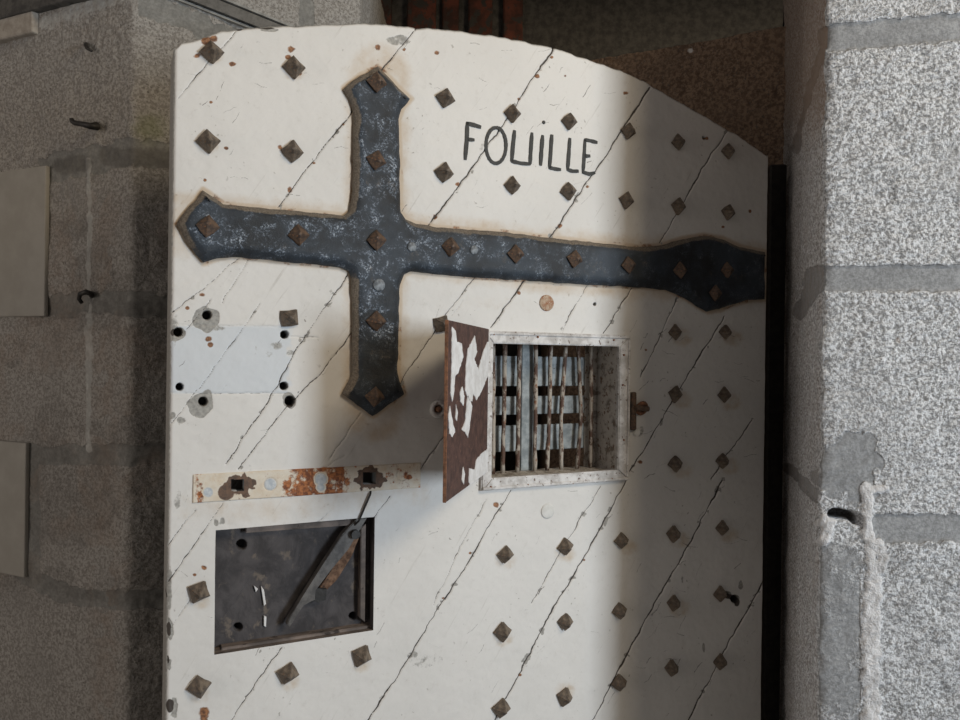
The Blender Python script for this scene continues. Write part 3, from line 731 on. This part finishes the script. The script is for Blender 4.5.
# local flap frame inside the door frame
FM = Matrix(((fu[0], -fn[0], 0, hpt[0]), (fu[1], -fn[1], 0, hpt[1]), (0, 0, 1, 0), (0, 0, 0, 1)))
DM = Matrix.Translation(Vector(D0)) @ Matrix.Rotation(ANG, 4, 'Z')
FL = DM.inverted() @ FM
fz1 = fl(449, 320)[1]; fz0 = fl(443, 505)[1]
bm = bmesh.new(); bm_box(bm, 0, FW, 0, .0035, fz0, fz1, .0008)
flap = obj('hatch_flap', bm, M['flap'], door); flap.matrix_local = FL
flap['label'] = 'open rusty iron flap with white paint peeling off'
def c3(p): return fl(430 + p[0] / 3.6, 310 + p[1] / 3.6)
flakes = [[(78, 60), (90, 75), (95, 115), (112, 120), (118, 170), (100, 225), (88, 240), (84, 300), (78, 330), (72, 300), (76, 200)],
          [(160, 92), (168, 150), (158, 175), (172, 215), (190, 150), (205, 115), (212, 112), (210, 230), (185, 290), (165, 325), (155, 300), (150, 330), (138, 325), (125, 290), (128, 200), (135, 140)],
          [(115, 275), (122, 310), (118, 345), (108, 330), (107, 295)], [(135, 305), (150, 345), (145, 385), (135, 460), (125, 440), (112, 430), (125, 400), (130, 340)],
          [(70, 345), (80, 400), (88, 440), (78, 458), (68, 445), (65, 380)], [(92, 340), (98, 370), (95, 400), (90, 390)],
          [(206, 500), (210, 590), (180, 625), (150, 655), (138, 620), (140, 570), (160, 575), (165, 540), (185, 515)], [(118, 565), (124, 590), (120, 628), (113, 610)]]
for poly in flakes:
    P = np.array([c3(p) for p in poly]); dn = []
    for i in range(len(P)):
        a, b = P[i], P[(i + 1) % len(P)]; k = max(1, int(np.linalg.norm(b - a) / .004))
        for j in range(k):
            q = a + (b - a) * j / k
            if j: q = q + np.array([random.uniform(-.0016, .0016), random.uniform(-.0008, .0008)])
            dn.append(q)
    dn = [(min(max(q[0], .001), FW - .001), min(max(q[1], fz0 + .001), fz1 - .001)) for q in dn]
    bm = bmesh.new(); bm_prism(bm, dn, -.0009, .0006, 0); obj('paint_flake', bm, M['flake'], flap)
bm = bmesh.new(); bm_box(bm, FW - .0006, FW + .0004, -.0004, .0038, fz0, fz1, .0004); obj('flap_edge', bm, M['rustedge'], flap)
bm = bmesh.new(); bm_tube(bm, [(-.001, .002, fz0 + .004), (-.001, .002, fz1 - .004)], .0038, 10); obj('hinge_knuckle', bm, M['frame'], flap)
for zz in (.25, .72):
    bm = bmesh.new(); bm_tube(bm, [(-.001, .002, fz0 + (fz1 - fz0) * zz - .012), (-.001, .002, fz0 + (fz1 - fz0) * zz + .012)], .005, 10); obj('hinge_knuckle', bm, M['frame'], flap)

# ---- bolt on the right of the hatch and eye on the left ---------------
a, b = dl(638, 408); 
bm = bmesh.new()
bm_box(bm, a - .019, a - .009, -.009, .001, b - .035, b + .026, .002, .001)
hb = obj('hatch_staple', bm, M['stud_dark'], door); hb['label'] = 'rusty staple plate right of the hatch'
bm = bmesh.new()
bm_tube(bm, [(a + .003 + .0085 * math.cos(t), -.006 - .003 * math.sin(t), b + .0085 * math.sin(t)) for t in np.linspace(0, 2 * math.pi, 17)], .0036, 8, cap=False); obj('staple_ring', bm, M['rustedge'], hb, smooth=True)
bm = bmesh.new(); bm_tube(bm, [(a - .014, -.010, b + .002), (a + .012, -.011, b - .001)], .0045, 10); obj('bolt_rod', bm, M['stud_dark'], hb)
a2, b2 = dl(636, 432); bm = disc_bm(.007, .004, 10); obj('lug', bm, M['whitedisc'], hb, loc=(a2, 0, b2))
a, b = dl(437, 409)
bm = bmesh.new(); bm_tube(bm, [(a + .0095 * math.cos(t), -.004, b + .0095 * math.sin(t)) for t in np.linspace(0, 2 * math.pi, 17)], .0035, 8, cap=False)
ey = obj('ring_bolt', bm, M['frame'], door, smooth=True); ey['label'] = 'small painted ring bolt left of the flap'
obj('bolt_pin', disc_bm(.0045, .008, 10), M['rustedge'], ey, loc=(a, 0, b))

# ================================================================== WALLS
def smooth_poly(P, r=.012):
    out = [P[0]]
    for a, b, c in zip(P[:-2], P[1:-1], P[2:]):
        a, b, c = map(np.array, (a, b, c))
        u = (a - b) / np.linalg.norm(a - b); v = (c - b) / np.linalg.norm(c - b)
        p, q = b + u * r, b + v * r
        for t in np.linspace(0, 1, 7): out.append(tuple((1 - t) ** 2 * p + 2 * t * (1 - t) * b + t * t * q))
    out.append(P[-1]); return out
def wall(name, poly, back, z0, z1, step, func, mat, r=.012):
    P = np.array(smooth_poly(poly, r)); L = np.concatenate([[0], np.cumsum(np.hypot(*np.diff(P, axis=0).T))])
    s = np.unique(np.concatenate([np.arange(0, L[-1], step), [L[-1]]]))
    x_ = np.interp(s, L, P[:, 0]); y_ = np.interp(s, L, P[:, 1])
    tx = np.gradient(x_); ty = np.gradient(y_); ln = np.hypot(tx, ty); nx, ny = ty / ln, -tx / ln
    zz = np.linspace(z0, z1, int((z1 - z0) / step)); m = len(zz); k = len(s)
    XX = np.repeat(x_[None], m, 0); YY = np.repeat(y_[None], m, 0); NX = np.repeat(nx[None], m, 0); NY = np.repeat(ny[None], m, 0)
    ZZ = np.repeat(zz[:, None], k, 1); SS = np.repeat(s[None], m, 0)
    P3 = np.stack([XX.ravel(), YY.ravel(), ZZ.ravel()], 1); wpx, wpy = project(P3)
    disp, m1, m2 = func(wpx, wpy, SS.ravel(), ZZ.ravel(), P3)
    P3[:, 0] += NX.ravel() * disp; P3[:, 1] += NY.ravel() * disp
    ii = np.arange(m * k).reshape(m, k)
    Qa = np.stack([ii[:-1, :-1], ii[:-1, 1:], ii[1:, 1:], ii[1:, :-1]], -1).reshape(-1, 4)
    # coarse back: from the last column round the back points to the first column
    pts = [P3[ii[0, -1]][:2]] + [np.array(b) for b in back] + [P3[ii[0, 0]][:2]]
    ex = []; q = []; b0 = m * k
    for a, b in zip(pts[:-1], pts[1:]):
        i = b0 + len(ex); ex += [(a[0], a[1], z0), (b[0], b[1], z0), (b[0], b[1], z1), (a[0], a[1], z1)]; q.append((i, i + 1, i + 2, i + 3))
    for zc in (z0, z1):       # caps between the face and the first back points (coarse fan of quads)
        f_ = [ii[0 if zc == z0 else -1, j] for j in range(0, k, max(1, k // 60))] + [ii[0 if zc == z0 else -1, -1]]
        i = b0 + len(ex); c1, c2 = back[-1], back[0]
        n_ = len(f_)
        bb = [(c1[0] + (c2[0] - c1[0]) * j / (n_ - 1), c1[1] + (c2[1] - c1[1]) * j / (n_ - 1), zc) for j in range(n_)]
        ex += bb
        for j in range(n_ - 1): q.append((f_[j], f_[j + 1], i + j + 1, i + j))
    V_ = np.concatenate([P3, np.array(ex)]); e_ = np.zeros((len(ex), 3))
    return structure(mesh_np(name, V_, np.concatenate([Qa, np.array(q)]), mat, None, {'mk': np.concatenate([m1, e_]), 'mk2': np.concatenate([m2, e_])}))

def band(px_, py_, pts, hw, jag=3.0, soft=2.0, seed=0):
    d = segdist(px_, py_, pts) + (fbm(px_ / 8, py_ / 8, 3, seed) - .5) * 2 * jag
    return 1 - sstep(hw - soft, hw + soft, d)

KX, KY = (820 - 480) / F * .95, .95
S_K = math.hypot(.64 - KX, 1.60 - KY) - .004
def f_right(px_, py_, s, z_, P):
    rough = (fbm(s * 200, z_ * 200, 2, 1) - .5) * .0036 + (fbm(s * 25, z_ * 25, 3, 4) - .5) * .006
    mort = np.maximum.reduce([band(px_, py_, [(832, 38), (1100, 14)], 14, 2.5, 1.5, 1), band(px_, py_, [(815, 279), (1100, 277)], 13, 2.5, 1.5, 2), band(px_, py_, [(880, 528), (1100, 530)], 14, 4, 1.5, 3)])
    # joints carried round onto the reveal
    onC = P[:, 1] > KY + .01
    mort = np.maximum(mort, band(px_, py_, [(824, 45), (805, 105), (792, 150)], 4.0, 2, 2, 6) * onC)
    mort = np.maximum(mort, band(px_, py_, [(826, 275), (812, 290), (797, 312)], 8, 2, 2, 6) * onC)
    mort = np.maximum(mort, band(px_, py_, [(822, 500), (800, 480), (785, 468)], 5, 2, 2, 6) * onC)
    mort = np.maximum(mort, .62 * (1 - sstep(.7, 1.1, np.hypot((px_ - 850) / 42, (py_ - 470) / 40) + (fbm(px_ / 14, py_ / 14, 4, 60) - .5) * .9)))
    sm = (1 - sstep(859, 866, px_)) * sstep(535, 548, py_ + (px_ - 840) * -.3) * (px_ > 818)
    mort = np.maximum(mort, sm * (.42 + .25 * fbm(px_ / 30, py_ / 30, 3, 33)))
    wh = np.maximum.reduce([band(px_, py_, [(866, 488), (868, 530), (872, 575)], 5, 3, 2, 8), band(px_, py_, [(878, 545), (884, 560), (878, 570)], 6, 3, 2, 9),
                            band(px_, py_, [(873, 580), (871, 650), (872, 760)], 9, 4, 2, 10), band(px_, py_, [(822, 524), (832, 516), (822, 540)], 6, 3, 2, 11)])
    wh = np.maximum(wh, band(px_, py_, [(866, 490), (885, 488)], 3, 2, 2, 12))
    gapm = band(px_, py_, [(833, 514), (852, 517), (856, 520)], 4.5, 1.5, 1.2, 13)
    wh = wh * (1 - gapm)
    mort = mort * (1 - wh) * (1 - gapm)
    disp = rough * (1 - .8 * np.clip(mort, 0, 1)) - .0022 * np.clip(mort, 0, 1) * (mort > .8) + .003 * wh - gapm * .035
    corner = np.exp(-((s - S_K) / .010) ** 2)
    disp -= corner * (fbm(z_ * 60, s * 20, 3, 77)) * .008
    # arris of the reveal is dressed back slightly near the jamb
    disp -= .006 * sstep(KY + .22, KY + .26, P[:, 1])
    damp_shade = np.maximum(gapm, .42 * (px_ > 878) * (py_ > 545) * sstep(.42, .62, fbm(px_ / 12, py_ / 12, 4, 91)))
    damp_shade = np.maximum(damp_shade, .4 * np.exp(-((s - S_K) / .006) ** 2) * sstep(.4, .6, fbm(px_ / 5, py_ / 9, 3, 92)))
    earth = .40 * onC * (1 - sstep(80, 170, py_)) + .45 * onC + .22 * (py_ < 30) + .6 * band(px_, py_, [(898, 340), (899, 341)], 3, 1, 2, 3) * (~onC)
    return disp, np.stack([mort, wh, damp_shade], 1), np.stack([earth, np.zeros_like(s), np.zeros_like(s)], 1)
wall('wall_right', [(.64, 1.60), (KX, KY), (1.5, KY - .15)], [(1.5, 2.0), (.85, 2.0)], .012, 2.35, .0024, f_right, M['granite_r'], r=.006)

AX, AY = -.568, 1.2
BE = (-.235, 1.40)
def f_left(px_, py_, s, z_, P):
    onB = P[:, 0] > AX + .004
    rough = (fbm(s * 130, z_ * 130, 3, 1) - .5) * .0028 + (fbm(s * 14, z_ * 14, 3, 4) - .5) * .007
    mort = np.maximum.reduce([band(px_, py_, [(52, 168), (90, 160), (125, 152), (180, 156)], 14, 5, 2, 1), band(px_, py_, [(40, 308), (85, 302), (130, 303), (180, 308)], 11, 5, 3, 2),
                              band(px_, py_, [(-60, 452), (30, 455), (130, 455), (180, 452)], 10, 4, 3, 3), band(px_, py_, [(20, 572), (60, 592), (85, 598), (125, 600), (180, 598)], 9, 4, 3, 4),
                              band(px_, py_, [(32, 450), (33, 575)], 7, 2, 2, 6)])
    mort = np.maximum(mort, band(px_, py_, [(130, 4), (180, 14), (205, 30), (300, 60)], 11, 6, 3, 7) * onB)
    mort = np.maximum(mort, band(px_, py_, [(307, -10), (307, 60)], 7, 2, 2, 7) * onB)
    wh = band(px_, py_, [(88, 160), (90, 250), (89, 345), (88, 450)], 3.2, 2.2, 2, 8) * .62
    wh = np.maximum(wh, band(px_, py_, [(88, 330), (90, 355)], 5.5, 2, 2, 9) * .6)
    wh = np.maximum(wh, band(px_, py_, [(98, 30), (99, 160)], 2.5, 2.5, 2, 18) * .35)
    wh = np.maximum(wh, band(px_, py_, [(45, 22), (130, -8)], 9, 6, 3, 8) * .5)
    damp_shade = np.maximum(band(px_, py_, [(58, 166), (82, 163)], 10, 4, 4, 9) * .6, band(px_, py_, [(110, 156), (180, 160)], 12, 4, 5, 9) * .6)
    damp_shade = np.maximum(damp_shade, .55 * band(px_, py_, [(100, 308), (180, 310)], 10, 4, 4, 9))
    damp_shade = np.maximum(damp_shade, .5 * band(px_, py_, [(40, 580), (80, 596), (180, 600)], 8, 4, 4, 9))
    damp_shade = np.maximum(damp_shade, .42 * sstep(150, 185, py_) * onB)  # door's cast shade painted into the colour of the inner face
    damp_shade = np.maximum(damp_shade, .48 * sstep(150, 185, py_) * sstep(.3, .6, fbm(px_ / 40, py_ / 40, 3, 70)) * (1 - .5 * sstep(560, 660, py_)))  # patchy stain that also paints the door's shade onto the wall
    moss = .75 * np.exp(-(((px_ - 150) / 26) ** 2 + ((py_ - 128) / 22) ** 2)) + .35 * np.exp(-(((px_ - 70) / 30) ** 2 + ((py_ - 165) / 12) ** 2)) + .3 * np.exp(-(((px_ - 50) / 20) ** 2 + ((py_ - 298) / 10) ** 2))
    earth = .45 * np.exp(-(((px_ - 105) / 28) ** 2)) * sstep(165, 200, py_) * (fbm(px_ / 25, py_ / 25, 3, 71) > .42) + .35 * (px_ < 14) * (py_ < 160) * (fbm(px_ / 12, py_ / 30, 3, 72) > .5)
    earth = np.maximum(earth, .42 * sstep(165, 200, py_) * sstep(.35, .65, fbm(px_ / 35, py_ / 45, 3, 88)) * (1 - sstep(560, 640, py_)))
    earth = np.maximum(earth, .3 * (py_ < 40) * (px_ > 30) * (px_ < 120))
    disp = rough - .0018 * mort - .003 * band(px_, py_, [(84, 597), (90, 598)], 3, 0, 1, 0) + wh * .0012
    return disp, np.stack([mort, wh, damp_shade], 1), np.stack([earth, moss, np.zeros_like(s)], 1)
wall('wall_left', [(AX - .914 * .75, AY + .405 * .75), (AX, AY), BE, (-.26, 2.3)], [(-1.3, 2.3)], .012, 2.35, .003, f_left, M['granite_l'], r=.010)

# far wall: brown granite return beyond the door, bricks above
def f_back(px_, py_, s, z_, P):
    rough = (fbm(s * 90, z_ * 90, 3, 1) - .5) * .010 + (fbm(s * 14, z_ * 14, 3, 4) - .5) * .014
    o = np.zeros_like(s)
    return rough, np.stack([o, .6 * band(px_, py_, [(690, 50), (691, 50)], 3, 1, 2), o], 1), np.stack([.4 * fbm(s * 10, z_ * 10), o, o], 1)
wall('wall_back', [(.16, 1.77), (.36, 1.68), (.66, 1.53)], [(.9, 1.95), (.16, 1.95)], .012, 2.205, .004, f_back, M['granite_b'])

def bricks():
    bm = bmesh.new(); bm_box(bm, -.34, 1.2, 2.04, 2.15, .012, 2.95)
    bp = structure(obj('wall_far', bm, M['beam']))
    bm = bmesh.new(); rnd = random.Random(3)
    z_ = 1.90
    for row in range(5):
        x_ = -.33 + (row % 2) * .03
        while x_ < (.07 if row > 1 else .12):
            w_ = rnd.uniform(.035, .085)
            bm_box(bm, x_, x_ + w_, 2.015 + rnd.uniform(0, .01), 2.05, z_, z_ + .205, .004)
            x_ += w_ + rnd.uniform(.012, .045)
        z_ += .218
    o = obj('brick_facing', bm, M['brick'], bp)
bricks()

bm = bmesh.new(); bm_box(bm, -2.6, 2.6, -2.6, 2.3, -.05, 0); structure(obj('floor', bm, M['floor']))
bm = bmesh.new(); bm_box(bm, -.6, 1.6, 1.42, 2.3, 2.60, 2.70); structure(obj('ceiling', bm, M['mortar_d']))
# iron jamb post in the gap between door and pillar
def at(px_, py_, y): r = ray(px_, py_); return CAM + r * (y / r[1])
p = at(778, 400, 1.43)
bm = bmesh.new(); bm_box(bm, p[0] - .022, p[0] + .010, 1.425, 1.455, .012, 1.5 + .385, .003, .001)
structure(obj('trim_1', bm, M['black']))

# ------------------------------------------------------------------ fittings on the left wall
AD = np.array([-.914, .405]); AD /= np.linalg.norm(AD); AN = np.array([-AD[1], AD[0]]); AN = AN if AN[1] < 0 else -AN
def la(px_, py_, d=0):       # pixel -> point on the left wall's outer face, d in front
    r = ray(px_, py_); P0 = np.array([AX, AY]) + AN * d
    t = np.dot(P0 - CAM[:2], AN) / np.dot(r[:2], AN); return CAM + r * t
AA = math.atan2(-AD[1], -AD[0])
def a_local(P, O): v = P[:2] - O[:2]; return float(np.dot(v, -AD)), float(-np.dot(v, AN)), float(P[2] - O[2])
def board(pxs_, label, group=None):
    O = la(*pxs_[0], .0065)
    P = [a_local(la(*q, .0065), O) for q in pxs_]
    x0, x1 = min(p_[0] for p_ in P), max(p_[0] for p_ in P); z0, z1 = min(p_[2] for p_ in P), max(p_[2] for p_ in P)
    bm = bmesh.new(); bm_box(bm, x0, x1, 0, .0085, z0, z1, .0025, 0, 2)
    o = obj('grey_panel', bm, M['board'], None, loc=tuple(O)); o.rotation_euler = (0, 0, AA)
    thing(o, label, 'panel'); return o
board([(-60, 180), (46, 168), (42, 315), (-60, 318)], 'smooth grey flat panel on the left wall, the upper of two, under the iron hook')
board([(-60, 441), (25, 443), (24, 578), (-60, 560)], 'smooth grey flat panel on the left wall, the lower of two, near the bottom corner')
def hook(pts, rad, label, cat='hook', name='iron_hook'):
    O = la(*pts[0][:2], 0)
    bm = bmesh.new(); P = [a_local(la(q[0], q[1], q[2]), O) for q in pts]
    bm_tube(bm, P, rad, 10); o = obj(name, bm, M['black'], None, smooth=True, loc=tuple(O)); o.rotation_euler = (0, 0, AA)
    thing(o, label, cat)
hook([(97, 126, -.004), (96, 126, .012), (90, 126, .018), (82, 124, .018), (75, 123, .018), (72, 121, .020), (71, 118, .022)], [.006, .007, .0055, .0045, .0045, .004, .003], 'bent black iron hook sticking out of the upper left wall')
hook([(86, 44, -.004), (86, 45, .008), (87, 48, .014), (92, 51, .012)], [.0035, .0035, .003, .002], 'tiny dark nail hook near the top of the left wall, above the bent iron hook')
hook([(92, 296, -.004), (91, 294, .010), (86, 292, .016), (80, 294, .016), (79, 299, .014), (82, 303, .012)], [.0045, .0045, .0045, .004, .0035, .003], 'curled dark iron hook low on the left wall beside the upper grey panel')
# pale stone and dark beam at the top of the left wall
def along(name, p0, p1, h, d, mat, dz=0):
    O = la(*p0, 0); Q1 = a_local(la(*p1, 0), O)
    x0, x1 = sorted((0.0, Q1[0]))
    bm = bmesh.new(); bm_box(bm, x0, x1, -d, .004, dz, dz + h, .003, .0015, 2)
    o = obj(name, bm, mat, None, loc=tuple(O)); o.rotation_euler = (0, 0, AA); return o
o = along('stone_block', (39, 34), (-60, 50), .038, .012, M['pale_stone'])
thing(o, 'pale brown stone block set under the dark beam in the top left corner', 'stone block')
o = along('trim_2', (130, 4), (-60, 40), .09, .016, M['beam'], .024); structure(o)
# rail on the wall behind the door
BD = np.array([BE[0] - AX, BE[1] - AY]); BD /= np.linalg.norm(BD); BN = np.array([BD[1], -BD[0]])
def lb(px_, py_, d=0):
    r = ray(px_, py_); P0 = np.array([AX, AY]) + BN * d
    t = np.dot(P0 - CAM[:2], BN) / np.dot(r[:2], BN); return CAM + r * t
BA = math.atan2(BD[1], BD[0])
rail = link(bpy.data.objects.new('metal_rail', None)); O = lb(165, -5, 0); rail.location = O; rail.rotation_euler = (0, 0, BA); rail.empty_display_size = .05
thing(rail, 'dark grey metal rail running down behind the top left corner of the door', 'rail')
Q1 = lb(290, 46, 0); L_ = float(np.dot(Q1[:2] - O[:2], BD)); slope = (Q1[2] - O[2])
def rail_bar(name, dz0, dz1, d, mat):
    bm = bmesh.new(); vs = []
    for xx, zz in ((-.02, 0), (L_, slope)):
        for y in (-d, .006):
            for dz in (dz0, dz1): vs.append(bm.verts.new((xx, y, zz + dz)))
    for f in ((0, 1, 3, 2), (4, 6, 7, 5), (0, 4, 5, 1), (2, 3, 7, 6), (0, 2, 6, 4), (1, 5, 7, 3)): bm.faces.new([vs[i] for i in f])
    obj(name, bm, mat, rail)
rail_bar('channel', .005, .024, .014, M['rail']); rail_bar('seal_strip', 0, .004, .007, M['rail_light']); rail_bar('top_lip', .026, .030, .018, M['rail_light'])

# ================================================================== LIGHT
def area(name, loc, target, sx, sy, e, col):
    l = bpy.data.lights.new(name, 'AREA'); l.shape = 'RECTANGLE'; l.size = sx; l.size_y = sy; l.energy = e; l.color = col
    o = bpy.data.objects.new(name, l); o.location = loc
    o.rotation_euler = (Vector(target) - Vector(loc)).to_track_quat('-Z', 'Y').to_euler(); link(o); return o
area('daylight_opening', (2.08, -.68, 1.55), (.0, 1.1, 1.45), .42, .9, 41, (.80, .90, 1.0))
area('warm_bounce', (1.72, -.45, 3.0), (0, 1.1, 1.8), .7, .7, 27, (1.0, .82, .58))
area('left_fill', (-2.35, -.55, 1.6), (.45, 1.15, 1.5), 1.0, 1.4, 11.5, (1.0, .88, .78))  # added soft fill from the left, brightens the pillar's side face
w = bpy.data.worlds.new('world'); S.world = w; w.use_nodes = True
w.node_tree.nodes['Background'].inputs[0].default_value = (1.0, .90, .84, 1); w.node_tree.nodes['Background'].inputs[1].default_value = .13
S.view_settings.view_transform = 'Standard'; S.view_settings.look = 'None'; S.view_settings.exposure = 0; S.view_settings.gamma = 1; S.view_settings.use_curve_mapping = False
